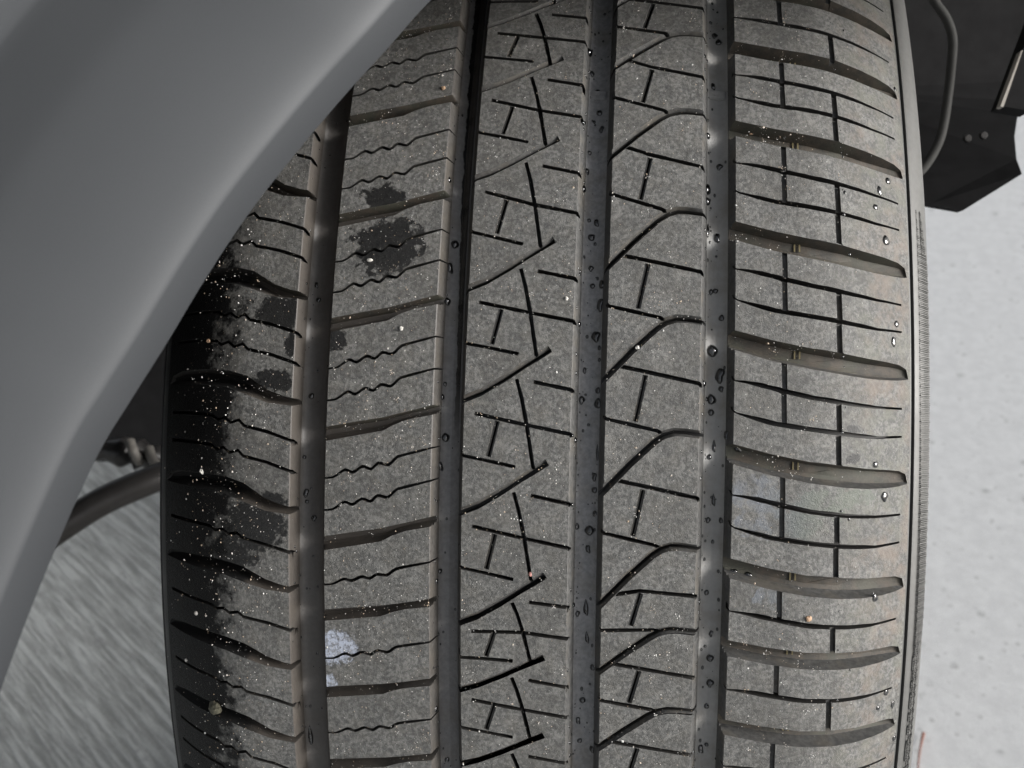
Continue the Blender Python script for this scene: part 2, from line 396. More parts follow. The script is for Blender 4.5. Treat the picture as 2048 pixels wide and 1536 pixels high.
def cell_features(r, typ):
    """features of one pitch; the short pitch has one sipe where the longer ones have two"""
    fs = [dict(f) for f in r.feat if typ in f['types']]
    keep = r.feat; r.feat = []
    two = typ in 'LM'
    if r is r1:
        if two: sipe(r, X1, .55, 5.0); sipe(r, X2, .55, 5.0)
        else: sipe(r, [(u, v - 5.4) for u, v in X1], .55, 5.0)
        for f in r.feat: f['ends'] = (False, True)
    elif r is r2:
        zs = [Z1, Z2] if two else [[(u, v - 4.9) for u, v in Z1]]
        for z_ in zs: sipe(r, rounded(z_), .47, 5.0, 'slit', (False, False), wv=[(-60, .5), (-53, .7), (-49, 1), (-33, 1), (-24, .8), (-22.6, .5), (-19, .5)])
    elif r is r5:
        if two:
            sipe(r, M_, .78, 5.0, 'slit', (False, True), wv=WV5); sipe(r, N_, .78, 5.0, 'slit', (False, True), wv=WV5)
            P = [(-9.6 - 3.2, -20.9), (-22.3, -31.0)]; Q = [(-24.6, -32.9), (-34.2, -43.0)]
        else:
            MN = [(u, v - 5.0) for u, v in M_]
            sipe(r, MN, .78, 5.0, 'slit', (False, True), wv=WV5)
            P = [(-12.8, -25.8)]; Q = [(-29.2, -43.0)]
        for a, c in P: sipe(r, [(82.1, a + LP), (82.3, c + LP)], .78, 1.4, 'tray', (False, False))
        for a, c in Q: sipe(r, [(98.4, a + LP), (98.7, c + LP)], .86, 1.6, 'tray', (False, False))
    fs += r.feat; r.feat = keep
    return fs

PROFS = {'slit': lambda d, c: [(-1, 0), (-.78, -d), (.78, -d), (1, 0)],
         'chamfer': lambda d, c: [(-1, 0), (-.72, -d), (.1, -d), (.2, -c), (1, 0)],
         'hook': lambda d, c: [(-1, 0), (-.42, -c), (-.36, -d), (.3, -d), (.36, -c * 1.2), (1, 0)],
         'inner': lambda d, c: [(-1, 0), (-.86, -c), (-.36, -c), (-.32, -d), (.32, -d), (.36, -c), (.86, -c), (1, 0)],
         'tray': lambda d, c: [(-1, 0), (-.82, -d), (.82, -d), (1, 0)]}

_cache = {}
def cell_mesh(r, Pp, P, typ):
    """one pitch of a rib as a relief: flat top with its sipes, lateral groove and side walls cut in."""
    key = (r.name, round(Pp, 2), round(P, 2), typ)
    if key in _cache: return _cache[key]
    sp, s = Pp / LP, P / LP
    def bv(u, t): bb = ip(r.b, u); return (1 - t) * (sp * bb) + t * (-P + s * bb)     # top anchor at v = 0
    u0 = r.uL - (WALL[-1][0] if r.wl else 0); u1 = r.uR + (WALL[-1][0] if r.wr else 0)
    us = sorted(set([u0, u1] + [u for u, _ in r.b if u0 < u < u1] + [float(x) for x in np.arange(math.ceil(u0 / 3) * 3, u1, 3) if u0 + .4 < x < u1 - .4]))
    side = [q / 14 for q in range(1, 14)]
    outline = [(u, bv(u, 1)) for u in us] + [(u1, bv(u1, 1 - q)) for q in side] + [(u, bv(u, 0)) for u in reversed(us)] + [(u0, bv(u0, q)) for q in side]
    verts = list(outline); n = len(outline); edges = [(i, (i + 1) % n) for i in range(n)]
    tris = []; tmat = []         # ribbon triangles with heights
    rr = np.random.default_rng(len(_cache) + 3)
    def ribbon(grid, mats):
        """grid[i][j] = (u,v,h) stations x rings"""
        base = len(verts); ni, nj = len(grid), len(grid[0])
        for row in grid:
            for q in row: verts.append((q[0], q[1]))
        for i in range(ni):
            for j in range(nj):
                k = base + i * nj + j
                if j + 1 < nj: edges.append((k, k + 1))
                if i + 1 < ni: edges.append((k, k + nj))
                if i + 1 < ni and j + 1 < nj:
                    a, b_, c, d = grid[i][j], grid[i + 1][j], grid[i + 1][j + 1], grid[i][j + 1]
                    edges.append((k, k + nj + 1))
                    tris.append((a, b_, c)); tris.append((a, c, d)); tmat.extend([mats[j]] * 2)
    for f in cell_features(r, typ):
        if f['k'] == 'band':
            grid = []
            for u, wd in f['st']:
                lo = bv(u, 1); up = lo + wd * (.35 + .65 * s); last = wd < .8
                df = float(np.interp(abs(u), [0, 108, 114, 118.5, 121], [1, 1, .8, .5, .22])) if u > 0 else float(np.interp(-u, [0, 98, 110, 115], [1, 1, .6, .3]))
                grid.append([(u, lo + (up - lo) * a + (.0008 if a > 0 else 0.0), 0 if last else df * f['d'] * hh) for a, hh in f['prof']])
            pr = f['prof']; mats = []
            for j in range(len(pr) - 1):
                mid = (pr[j][0] + pr[j + 1][0]) / 2
                mats.append(2 if f['mud'][0] <= mid else 1)
            ribbon(grid, mats)
        else:
            pts = []
            for u, t in f['pts']: pts.append(Vector((u, bv(u, t))))
            fine = [pts[0]]
            for a, b_ in zip(pts, pts[1:]):
                m = max(1, int((b_ - a).length / 2.2))
                for q in range(1, m + 1): fine.append(a.lerp(b_, q / m))
            pts = fine; pr = PROFS[f['kind']](f['d'], f['c'])
            grid = []
            L_ = len(pts)
            rows = []
            for i, p in enumerate(pts):
                tg = (pts[min(i + 1, L_ - 1)] - pts[max(i - 1, 0)]).normalized()
                rows.append((p, tg, 1.0))
            if f['ends'][0]: p, tg, _ = rows[0]; rows.insert(0, (p - tg * .16, tg, 0.0))
            if f['ends'][1]: p, tg, _ = rows[-1]; rows.append((p + tg * .16, tg, 0.0))
            for p, tg, dep in rows:
                nn = Vector((-tg.y, tg.x))
                hw = f['hw'] * (ip(f['wv'], p.x) if f['wv'] else 1.0) * (1 + (rr.uniform(-.1, .1) if f['kind'] in ('slit',) else 0))
                grid.append([(p.x + nn.x * hw * a, p.y + nn.y * hw * a, hh * dep) for a, hh in pr])
            mats = []
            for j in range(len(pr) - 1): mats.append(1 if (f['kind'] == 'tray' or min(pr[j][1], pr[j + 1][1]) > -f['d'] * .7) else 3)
            ribbon(grid, mats)
    vmin = min(q[1] for q in outline) - 1; vmax = max(q[1] for q in outline) + 1
    def vline(u):
        k = len(verts); nn_ = int((vmax - vmin) / 2.2)
        for q in range(nn_ + 1): verts.append((u, vmin + (vmax - vmin) * q / nn_))
        edges.extend((k + q, k + q + 1) for q in range(nn_))
    for dx, dh in WALL[:2] + [(.9, 0), (1.4, 0), (1.78, 0)]:
        if r.wl: vline(r.uL - dx)
        if r.wr: vline(r.uR + dx)
    for u in np.arange(math.ceil(u0 / 2.6) * 2.6, u1, 2.6):
        for v in np.arange(vmin, vmax, 3.0): verts.append((float(u) + .113, float(v) + .071))
    out = delaunay_2d_cdt([Vector(q) for q in verts], edges, [list(range(n))], 0, 1e-5, True)
    V, _, F, _, _, OF = out
    V = np.array([(q.x, q.y) for q in V]); faces = [tuple(f) for f, of in zip(F, OF) if 0 in of]
    A = np.array([[q[0][:3], q[1][:3], q[2][:3]] for q in tris], float)
    def height(Q):
        H = np.zeros(len(Q)); Mt = np.zeros(len(Q), int)
        x1, y1 = A[:, 0, 0], A[:, 0, 1]; x2, y2 = A[:, 1, 0], A[:, 1, 1]; x3, y3 = A[:, 2, 0], A[:, 2, 1]
        det = (y2 - y3) * (x1 - x3) + (x3 - x2) * (y1 - y3); ok = np.abs(det) > 1e-9
        for i, (x, y) in enumerate(Q):
            with np.errstate(all='ignore'):
                l1 = ((y2 - y3) * (x - x3) + (x3 - x2) * (y - y3)) / det; l2 = ((y3 - y1) * (x - x3) + (x1 - x3) * (y - y3)) / det
            l3 = 1 - l1 - l2; e = -2e-4
            ins = ok & (l1 >= e) & (l2 >= e) & (l3 >= e)
            if ins.any():
                hz = np.where(ins, l1 * A[:, 0, 2] + l2 * A[:, 1, 2] + l3 * A[:, 2, 2], 9); k = int(hz.argmin())
                if hz[k] < -1e-3: H[i] = hz[k]; Mt[i] = tmat[k]
            wv = 0
            if r.wl and x < r.uL: wv = np.interp(r.uL - x, [q[0] for q in WALL], [q[1] for q in WALL])
            if r.wr and x > r.uR: wv = np.interp(x - r.uR, [q[0] for q in WALL], [q[1] for q in WALL])
            if wv < H[i]: H[i] = wv; Mt[i] = 1
        return H, Mt
    H, _ = height(V)
    cen = np.array([V[list(f)].mean(0) for f in faces]); _, FM = height(cen)
    used = sorted({i for f in faces for i in f}); mp = {k: i for i, k in enumerate(used)}
    me = bpy.data.meshes.new('tread_block')
    me.from_pydata([P3(V[k][0], V[k][1], H[k]) for k in used], [], [tuple(mp[i] for i in f) for f in faces])
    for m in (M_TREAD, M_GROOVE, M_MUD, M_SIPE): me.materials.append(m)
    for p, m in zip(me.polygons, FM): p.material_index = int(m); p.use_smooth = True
    # faces must look outwards
    bm = bmesh.new(); bm.from_mesh(me); bm.normal_update()
    flip = [f for f in bm.faces if f.normal.y * f.calc_center_median().y + f.normal.z * f.calc_center_median().z < 0]
    bmesh.ops.reverse_faces(bm, faces=flip); bm.to_mesh(me); bm.free()
    me.set_sharp_from_angle(angle=math.radians(32))
    _cache[key] = me
    return me

TYPES = {'S': 25.55, 'M': 29.95, 'L': 34.05}
# pitches downwards; the tip of the centre-rib groove that ends pitch i lies at tip[i+1]
seq = list('SLMSLLSSMLLLLSSSLMSLMSLS'); top_tip = 121.6 + sum(TYPES[c] for c in seq[:8])
tips = [top_tip]
for c in seq: tips.append(tips[-1] - TYPES[c])
OFF = {r1: 17.3, r2: 16.5, r3: 0.0, r4: 10.1, r5: 7.3}
def place(o, v): o.rotation_euler = (-(v / R + PHI), 0, 0)
for r in (r1, r2, r3, r4, r5):
    for i, c in enumerate(seq):
        Pp = TYPES[seq[i - 1]] if i else TYPES['M']
        me = cell_mesh(r, Pp, TYPES[c], c)
        o = bpy.data.objects.new('tread_block', me); COL.objects.link(o); o.parent = tyre
        place(o, tips[i] + OFF[r])
# the rest of the way round, out of the photograph's sight
hid = 2 * math.pi * R - sum(TYPES[c] for c in seq); nh = round(hid / 29.95); hp = hid / nh
bmr = bmesh.new()
for r in (r1, r2, r3, r4, r5):
    for i in range(nh):
        Pp = TYPES[seq[-1]] if i == 0 else hp
        me = cell_mesh(r, Pp, hp, 'M')
        tmp = bmesh.new(); tmp.from_mesh(me)
        bmesh.ops.transform(tmp, matrix=Matrix.Rotation(-((tips[-1] - i * hp + OFF[r]) / R + PHI), 4, 'X'), verts=tmp.verts)
        t2 = bpy.data.meshes.new('t'); tmp.to_mesh(t2); tmp.free(); bmr.from_mesh(t2); bpy.data.meshes.remove(t2)
me = bpy.data.meshes.new('tread_remainder'); bmr.to_mesh(me); bmr.free()
for m in (M_TREAD, M_GROOVE, M_MUD, M_SIPE): me.materials.append(m)
o = bpy.data.objects.new('tread_remainder', me); COL.objects.link(o); o.parent = tyre; tag(o, kind='stuff')
tag(tyre, 'worn wide black car tyre with four long grooves and wet dusty tread', 'tyre')

# ------------------------------------------------------------------ lathed parts of the tyre
def lathe(name, prof_, mat, parent, n=220, closed=False, angle=40):
    vs_, fs = [], []
    m = len(prof_)
    for i in range(n):
        a = 2 * math.pi * i / n
        for u, rr_ in prof_: vs_.append((u * MM, -rr_ * math.cos(a) * MM, rr_ * math.sin(a) * MM))
    for i in range(n):
        for j in range(m - 1 + (1 if closed else 0)):
            a, b_ = i * m + j, i * m + (j + 1) % m; c, d = ((i + 1) % n) * m + (j + 1) % m, ((i + 1) % n) * m + j
            fs.append((a, b_, c, d))
    return mobj(name, vs_, fs, mat, parent, True, angle)
GD = 7.0
def groove_prof(uL, uR):
    w_ = WALL[-1][0]; a, c = uL + w_, uR - w_
    pts = [(a - .15, 5.2), (a, 5.4), (a + .4, 5.95), (a + .9, 6.35), (a + 1.5, 6.65), (a + 2.2, 6.86), (a + 2.8, 6.96)]
    q = [(u, d) for u, d in pts] + [(u, GD + .05) for u in ((a + c) / 2,)] + [(c - (u - a), d) for u, d in reversed(pts)]
    return [(u, R - prof(u) - d) for u, d in q]
GROOVES = []
for uL, uR in ((G1L, G1R), (G2L, G2R), (G3L, G3R), (G4L, G4R)):
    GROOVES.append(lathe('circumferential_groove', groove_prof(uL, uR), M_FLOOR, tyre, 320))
rb = lambda u: R - prof(u)
right = [(URIGHT - .02, rb(URIGHT)), (122.9, rb(122.5) - .3), (123.1, rb(122.5) - 1.4), (123.5, rb(122.5) - 1.5), (123.9, rb(122.5) - .2), (124.6, rb(122.5) - .5), (127, rb(122.5) - 2.6), (129.2, rb(122.5) - 5.2), (130.4, rb(122.5) - 8)]
y0 = rb(122.5)
right += [(131.2, y0 - 13), (132.6, y0 - 22), (133.6, y0 - 36), (133, y0 - 55), (129, y0 - 75), (122, y0 - 90), (112, y0 - 98), (106, y0 - 102)]
SIDE_R = lathe('sidewall', right, M_SIDE, tyre, 300, angle=30)
z0 = rb(-117.5)
left = [(ULEFT + .02, z0), (-118.6, z0 - 1.2), (-120.6, z0 - 3.6), (-121.4, z0 - 5.2), (-121.9, z0 - 5.0), (-122.6, z0 - 6.6), (-123.2, z0 - 9.5), (-124.2, z0 - 14), (-127, z0 - 26), (-128, z0 - 40), (-127, z0 - 58), (-122, z0 - 80), (-114, z0 - 95), (-104, z0 - 103)]
lathe('sidewall', left, M_SIDE, tyre, 300, angle=30)
lathe('rim', [(106, 246), (100, 236), (80, 226), (0, 205), (-80, 226), (-98, 236), (-104, 246)], M_RIM, tyre, 96)
# serrated band moulded into the right shoulder: fine ribs, one joined part
def serrations():
    vs_, fs = [], []
    for k in range(330):
        v = 78 - k * .62
        if v < -128: break
        hlen = np.interp(v, [-128, -90, -62, 60, 78], [.1, .25, 1, 1, .12])
        up = np.interp(v, [-128, -40, 20, 78], [1.2, .8, 0, 0])
        for ua, ub, da, db in ((125.6 + up, 127.0 + up * .6, 1.55, 2.6), (127.0 + up * .6, 129.4, 2.6, 5.3)):
            ub = ua + (ub - ua) * hlen; db = da + (db - da) * hlen
            wv_ = .2 * (1 + .4 * math.sin(k * 2.7)); ex = .38 + .12 * math.sin(k * 1.3)
            base = len(vs_)
            for uu, dd in ((ua, da), (ub, db)):
                for dv, e in ((-wv_, -.25), (-wv_ * .6, ex), (wv_ * .6, ex), (wv_, -.25)):
                    a = (v + dv) / R + PHI; rr_ = y0 - dd + e * .7; uu2 = uu + e * .7
                    vs_.append((uu2 * MM, -rr_ * math.cos(a) * MM, rr_ * math.sin(a) * MM))
            for j in range(3): fs.append((base + j, base + j + 1, base + 5 + j, base + 4 + j))
            fs.append((base, base + 1, base + 2, base + 3)); fs.append((base + 4, base + 5, base + 6, base + 7))
    return vs_, fs
vs_, fs = serrations()
o = mobj('serrated_band', vs_, fs, M_SIDE, SIDE_R, False); tag(o, kind='stuff')
# raised bars of the moulded lettering low on the right shoulder
for v, ln in ((-76, 5.5), (-83.5, 2.6), (-89.5, 6), (-95.5, 3.2), (-100.5, 3.4), (-108.5, 8.0), (-117, 4.0)):
    bm = bmesh.new(); vv = []
    for uu, dd in ((126.0, 1.8), (127.9, 3.6)):
        row = []
        for k in range(7):
            a = (v + ln * (k / 6 - .5)) / R + PHI; inset = 0 if 0 < k < 6 else .35
            for e in (-.2, .45):
                rr_ = y0 - dd + e * .7; row.append(bm.verts.new(((uu + e * .7 + (inset if uu < 127 else -inset)) * MM, -rr_ * math.cos(a) * MM, rr_ * math.sin(a) * MM)))
        vv.append(row)
    for k in range(6):
        for q in range(1):
            bm.faces.new((vv[0][2 * k + 1], vv[0][2 * k + 3], vv[1][2 * k + 3], vv[1][2 * k + 1]))
        for row in vv: bm.faces.new((row[2 * k], row[2 * k + 1], row[2 * k + 3], row[2 * k + 2]))
    for k in (0, 6): bm.faces.new((vv[0][2 * k], vv[0][2 * k + 1], vv[1][2 * k + 1], vv[1][2 * k]))
    bmesh.ops.recalc_face_normals(bm, faces=bm.faces)
    me = bpy.data.meshes.new('raised_letter_bar'); bm.to_mesh(me); bm.free(); me.materials.append(M_SIDE)
    o = bpy.data.objects.new('raised_letter_bar', me); COL.objects.link(o); o.parent = SIDE_R
# wear bars standing across the two right-hand grooves
def frame(u, v):
    a = v / R + PHI
    n_ = Vector((0, -math.cos(a), math.sin(a))); t_ = Vector((0, math.sin(a), math.cos(a))); x_ = Vector((1, 0, 0))
    return x_, t_, n_
def on(u, v, h):
    a = v / R + PHI; r_ = R - prof(u) + h
    return Vector((u * MM, -r_ * math.cos(a) * MM, r_ * math.sin(a) * MM))
for x, y, hw, gi in ((1194, 190, 3.0, 2), (1431, 190, 3.1, 3), (905, 195, 2.8, 1)):
    u, v = unproj(x, y, 6.0); ax = frame(u, v); c = on(u, v, -GD)
    bm = bmesh.new()
    bmesh.ops.create_cube(bm, size=1)
    bmesh.ops.scale(bm, vec=(hw * 2 * MM, 3.2 * MM, 2.6 * MM), verts=bm.verts)
    bmesh.ops.bevel(bm, geom=bm.edges[:], offset=.00035, segments=2, affect='EDGES')
    # small moulded ring on the bar
    ring = bmesh.ops.create_cone(bm, cap_ends=True, segments=16, radius1=.0007, radius2=.0006, depth=.0003, matrix=Matrix.Translation((0, 0, .0013)))
    Mx = Matrix((ax[0], ax[1], ax[2])).transposed().to_4x4(); Mx.translation = c
    bmesh.ops.transform(bm, matrix=Mx, verts=bm.verts)
    me = bpy.data.meshes.new('wear_bar'); bm.to_mesh(me); bm.free(); me.materials.append(M_FLOOR)
    for p in me.polygons: p.use_smooth = True
    me.set_sharp_from_angle(angle=math.radians(40))
    o = bpy.data.objects.new('wear_bar', me); COL.objects.link(o); o.parent = GROOVES[gi]
# pale moulded ticks on the floor of the shoulder grooves
for i, c in enumerate(seq):
    if i < 7 or i > 16: continue
    s_ = TYPES[c] / LP; u = 86.5
    v = tips[i + 1] + OFF[r5] + s_ * ip(r5.b, u) + 6.3 * (.35 + .65 * s_) * .66
    ax = frame(u, v); cpt = on(u, v, -5.0)
    for du in (-.75, .75):
        q = [cpt + ax[0] * (du + a) * MM + ax[1] * b_ * MM + ax[2] * e * MM for e in (0, .35) for a, b_ in ((-.22, -1.2), (.22, -1.2), (.22, 1.2), (-.22, 1.2))]
        mobj('moulded_tick', q, [(4, 5, 6, 7), (0, 1, 5, 4), (1, 2, 6, 5), (2, 3, 7, 6), (3, 0, 4, 7)], M_TICK, tyre, False)

# ------------------------------------------------------------------ the car round the tyre
car = empty('parked_car', (-.3, -.25, 0))
tag(car, 'silver grey parked car, its wheel arch lip crossing the upper left corner', 'car')
def attach(o):
    o.parent = car; o.matrix_parent_inverse = Matrix.Translation(-car.location); return o
# fender: a section swept along the edge of the wheel arch
EDGE = [(3500, -260, .27), (2900, -330, .265), (2300, -345, .262), (1800, -320, .26), (1450, -272, .26), (1200, -205, .26), (1060, -145, .258), (960, -82, .256), (862, 0, .254), (776, 96, .25), (690, 190, .247), (594, 304, .243), (500, 424, .239), (412, 556, .235), (330, 692, .231), (262, 800, .228), (198, 905, .225), (128, 1058, .221), (60, 1222, .217), (0, 1385, .213), (-50, 1540, .21), (-90, 1700, .207)]  # unseen run over the tyre is set low to shade the upper tread
SEC = [(26, -24), (12, -10), (3.4, -2.6), (.3, -.2), (0, 0), (6.2, -.5), (6.9, -.3), (7.6, 0), (8.6, .45), (11, 1.3), (15, 2.3), (24, 3.7), (34, 4.3), (42, 4.2), (46, 4.0), (49, 3.6), (52, 3.0), (57, 1.9), (66, -.3), (69.5, -1.2), (71, -1.3), (72.5, -.9), (75, -.7), (84, 2), (100, 20), (130, 75), (190, 190), (300, 380), (430, 560)]  # far end is unseen panel, added to block sky from left and above
E3 = [at(*e) for e in EDGE]
def catmull(P_, n):
    out = []
    for i in range(len(P_) - 1):
        p0, p1, p2, p3 = P_[max(i - 1, 0)], P_[i], P_[i + 1], P_[min(i + 2, len(P_) - 1)]
        for k in range(n):
            t = k / n
            out.append(.5 * ((2 * p1) + (p2 - p0) * t + (2 * p0 - 5 * p1 + 4 * p2 - p3) * t * t + (3 * p1 - p0 - 3 * p2 + p3) * t ** 3))
    out.append(P_[-1]); return out
E3 = catmull(E3, 5)
vs_, fs = [], []
gl = (E3[-1] - E3[0]).normalized(); gn = CZ.cross(gl).normalized(); gn = gn if gn.dot(-CX + CY) > 0 else -gn
for i, p in enumerate(E3):
    tg = (E3[min(i + 1, len(E3) - 1)] - E3[max(i - 1, 0)]).normalized()
    nn = CZ.cross(tg).normalized(); nn = nn if nn.dot(gn) > 0 else -nn
    for a, b_ in SEC:
        d_ = nn
        vs_.append(p + d_ * a * MM + CZ * b_ * MM)
m = len(SEC)
for i in range(len(E3) - 1):
    for j in range(m - 1): fs.append((i * m + j, i * m + j + 1, (i + 1) * m + j + 1, (i + 1) * m + j))
attach(mobj('fender', vs_, fs, M_PAINT, None, True, 60))
# unseen liner added behind the fender lip to keep sky light off the wheel
vs_, fs = [], []
LSEC = [(14, -11), (28, -26), (72, -70), (140, -140), (220, -230), (290, -340), (330, -480)]
for i, p in enumerate(E3):
    tg = (E3[min(i + 1, len(E3) - 1)] - E3[max(i - 1, 0)]).normalized()
    nn = CZ.cross(tg).normalized(); nn = nn if nn.dot(gn) > 0 else -nn
    for a, b_ in LSEC: vs_.append(p + nn * a * MM + CZ * b_ * MM)
m = len(LSEC)
for i in range(len(E3) - 1):
    for j in range(m - 1): fs.append((i * m + j, i * m + j + 1, (i + 1) * m + j + 1, (i + 1) * m + j))
attach(mobj('unseen_arch_liner', vs_, fs, M_LINER, None, True, 60))
def slab(name, pix, thick, mat, fold=None):
    """a bent sheet with thickness; pix are (x, y, distance)"""
    f_ = [at(*q) for q in pix]; bk = [p - CZ * thick for p in f_]; n_ = len(f_)
    faces = [tuple(range(n_))] if fold is None else fold
    fs_ = [tuple(f) for f in faces] + [tuple(n_ + i for i in reversed(f)) for f in faces] + [(i, (i + 1) % n_, n_ + (i + 1) % n_, n_ + i) for i in range(n_)]
    o_ = mobj(name, f_ + bk, fs_, mat, None, False)
    return attach(o_)
# black panel beside the far shoulder
slab('under_panel', [(1640, -260, .56), (1660, 180, .56), (1690, 400, .50), (1857, 409, .49), (1926, 421, .485), (2044, 348, .49), (2033, 318, .50), (2029, 272, .515), (2036, 228, .53), (2100, 205, .56), (2300, 150, .57), (2300, -260, .57)], .006, M_LINER,
     [(1, 9, 8), (0, 1, 9, 10, 11), (1, 8, 7, 6), (1, 6, 5, 4, 3, 2)])
slab('panel_bracket', [(2003, 212, .44), (2046, 100, .445), (2075, 20, .45), (2180, 40, .45), (2120, 130, .445), (2062, 222, .44)], .01, M_LINER)
def tube(name, pts, rad, mat, seg=12, radii=None):
    P_ = catmull(pts, 8); vs2, fs2 = [], []
    for i, p in enumerate(P_):
        tg = (P_[min(i + 1, len(P_) - 1)] - P_[max(i - 1, 0)]).normalized()
        a_ = tg.cross(CZ).normalized(); b_ = tg.cross(a_)
        q = rad if radii is None else float(np.interp(i / (len(P_) - 1), np.linspace(0, 1, len(radii)), radii))
        for k in range(seg): an = 2 * math.pi * k / seg; vs2.append(p + a_ * math.cos(an) * q + b_ * math.sin(an) * q)
    for i in range(len(P_) - 1):
        for k in range(seg): fs2.append((i * seg + k, i * seg + (k + 1) % seg, (i + 1) * seg + (k + 1) % seg, (i + 1) * seg + k))
    fs2.append(tuple(range(seg))); fs2.append(tuple((len(P_) - 1) * seg + k for k in range(seg)))
    return mobj(name, vs2, fs2, mat, None, True, 60)
M_BEAD = plain('grey_edge_trim', (.05, .05, .048), .8, 0, 200, spec=.15)
attach(tube('edge_trim', [at(x, y, .485) for x, y in ((1840, -60), (1868, 0), (1893, 38), (1905, 78), (1903, 125), (1896, 190), (1888, 245), (1876, 288), (1848, 335), (1800, 380))], .0021, M_BEAD))
attach(slab('bracket_edge', [(2001, 212, .438), (2042, 102, .443), (2046, 100, .443), (2007, 214, .438)], .004, plain('pale_bracket_edge', (.3, .28, .25), .5)))  # separate pale strip along the bracket's left edge
for x, y in ((1935, 277), (1967, 271)):
    c0 = at(x, y, .499); bm = bmesh.new()
    bmesh.ops.create_cone(bm, cap_ends=True, segments=6, radius1=.0022, radius2=.0019, depth=.002)
    bmesh.ops.bevel(bm, geom=bm.edges[:], offset=.0003, segments=1, affect='EDGES')
    Mx = Matrix((CX, CY, CZ)).transposed().to_4x4(); Mx.translation = c0; bmesh.ops.transform(bm, matrix=Mx, verts=bm.verts)
    me = bpy.data.meshes.new('bolt'); bm.to_mesh(me); bm.free(); me.materials.append(M_STEEL)
    o = bpy.data.objects.new('bolt', me); COL.objects.link(o); attach(o)
# steering rod and boot seen between the lip and the tyre
attach(tube('tie_rod', [at(x, y, d) for x, y, d in ((30, 1120, .60), (110, 1062, .61), (200, 1005, .62), (290, 965, .63), (420, 915, .65), (520, 880, .66))],   .0086, M_STEEL, 20))
bp = [(150, 880), (200, 896), (250, 905), (275, 908), (300, 915), (330, 925)]
attach(tube('rod_boot', [at(x, y, .68) for x, y in bp], .007, M_STEEL, 16, [.012, .011, .007, .0105, .006, .0105, .007, .01, .006]))
for x, y in ((268, 905), (306, 920)):
    attach(tube('boot_ring', [at(x - 8, y - 22, .67), at(x, y, .665), at(x + 12, y + 20, .67)], .0032, M_BOOT, 10))
slab('inner_arch_panel', [(60, 300, .80), (700, -200, .80), (700, 860, .80), (420, 870, .80), (300, 900, .80), (255, 926, .80), (185, 922, .80), (120, 900, .80), (20, 870, .80)], .02, M_LINER)

# ------------------------------------------------------------------ water
def drop_mesh(seed, elong=1.0, tail=0.0):
    rr = random.Random(seed); bm = bmesh.new()
    nseg, nr = 20, 6
    rings = []
    ph = [rr.uniform(0, 6.28) for _ in range(3)]; am = [rr.uniform(.0, .12) for _ in range(3)]
    for j in range(nr):
        th = j / nr * math.pi / 2
        ring = []
        for i in range(nseg):
            a = 2 * math.pi * i / nseg
            k = 1 + sum(am[q] * math.sin((q + 2) * a + ph[q]) for q in range(3))
            x = math.cos(a) * k * math.cos(th); y = math.sin(a) * k * math.cos(th) * elong
            if tail and y > 0: x *= max(.25, 1 - tail * y / elong)
            ring.append(bm.verts.new((x, y - .06 * math.sin(th), .72 * math.sin(th) * (1 if not tail else (1 - .45 * max(0, y / elong))))))
        rings.append(ring)
    topv = bm.verts.new((0, -.06, .72)); bot = bm.verts.new((0, 0, -.12))
    for j in range(nr - 1):
        for i in range(nseg): bm.faces.new((rings[j][i], rings[j][(i + 1) % nseg], rings[j + 1][(i + 1) % nseg], rings[j + 1][i]))
    for i in range(nseg):
        bm.faces.new((rings[-1][i], rings[-1][(i + 1) % nseg], topv)); bm.faces.new((rings[0][(i + 1) % nseg], rings[0][i], bot))
    bmesh.ops.recalc_face_normals(bm, faces=bm.faces)
    me = bpy.data.meshes.new('water_drop'); bm.to_mesh(me); bm.free(); me.materials.append(M_WATER)
    for p in me.polygons: p.use_smooth = True
    return me
DM = [drop_mesh(s, e) for s, e in ((1, 1), (2, 1.15), (3, 1.3), (4, 1.05), (5, 1.5))]
RUN = [drop_mesh(11, 3.2, .62), drop_mesh(12, 4.5, .7)]
def surf_h(u):
    for a, c in ((G1L, G1R), (G2L, G2R), (G3L, G3R), (G4L, G4R)):
        if a < u < c:
            d = min(u - a, c - u)
            return float(np.interp(d, [0, .32, 1.9, 2.3, 2.8, 3.4, 4.1, 4.7], [0, -.28, -5.4, -5.95, -6.35, -6.65, -6.86, -6.96]))
    return 0.0
AXB = Matrix.Rotation(0, 4, 'X')
def put(o, u, v, h, s, spin=0.0, sx=1.0):
    x_, t_, n_ = frame(u, v); e = .6
    n2 = n_.copy()
    if h < -.5 or abs(u) > 80:      # lean with the slope it sits on
        slope = ((surf_h(u + e) - prof(u + e)) - (surf_h(u - e) - prof(u - e))) / (2 * e); slope = max(-1.6, min(1.6, slope))
        n2 = (n_ - x_ * slope).normalized()
    x2 = (x_ - n2 * x_.dot(n2)).normalized(); t2 = n2.cross(x2)
    Mx = Matrix((x2, t2, n2)).transposed().to_4x4(); Mx.translation = Vector((0, 0, ZC)) + on(u, v, h)
    o.matrix_world = Mx @ Matrix.Rotation(spin, 4, 'Z') @ Matrix.Diagonal((s * sx, s, s, 1))
PXM = 1 / 6.6
def find(x, y, inside):
    if not inside:
        return (*unproj(x, y, 0), 0.0)
    h = -7.0
    for _ in range(6):
        u, v = unproj(x, y, -h); h = surf_h(u)
    u, v = unproj(x, y, -h)
    return u, v, h
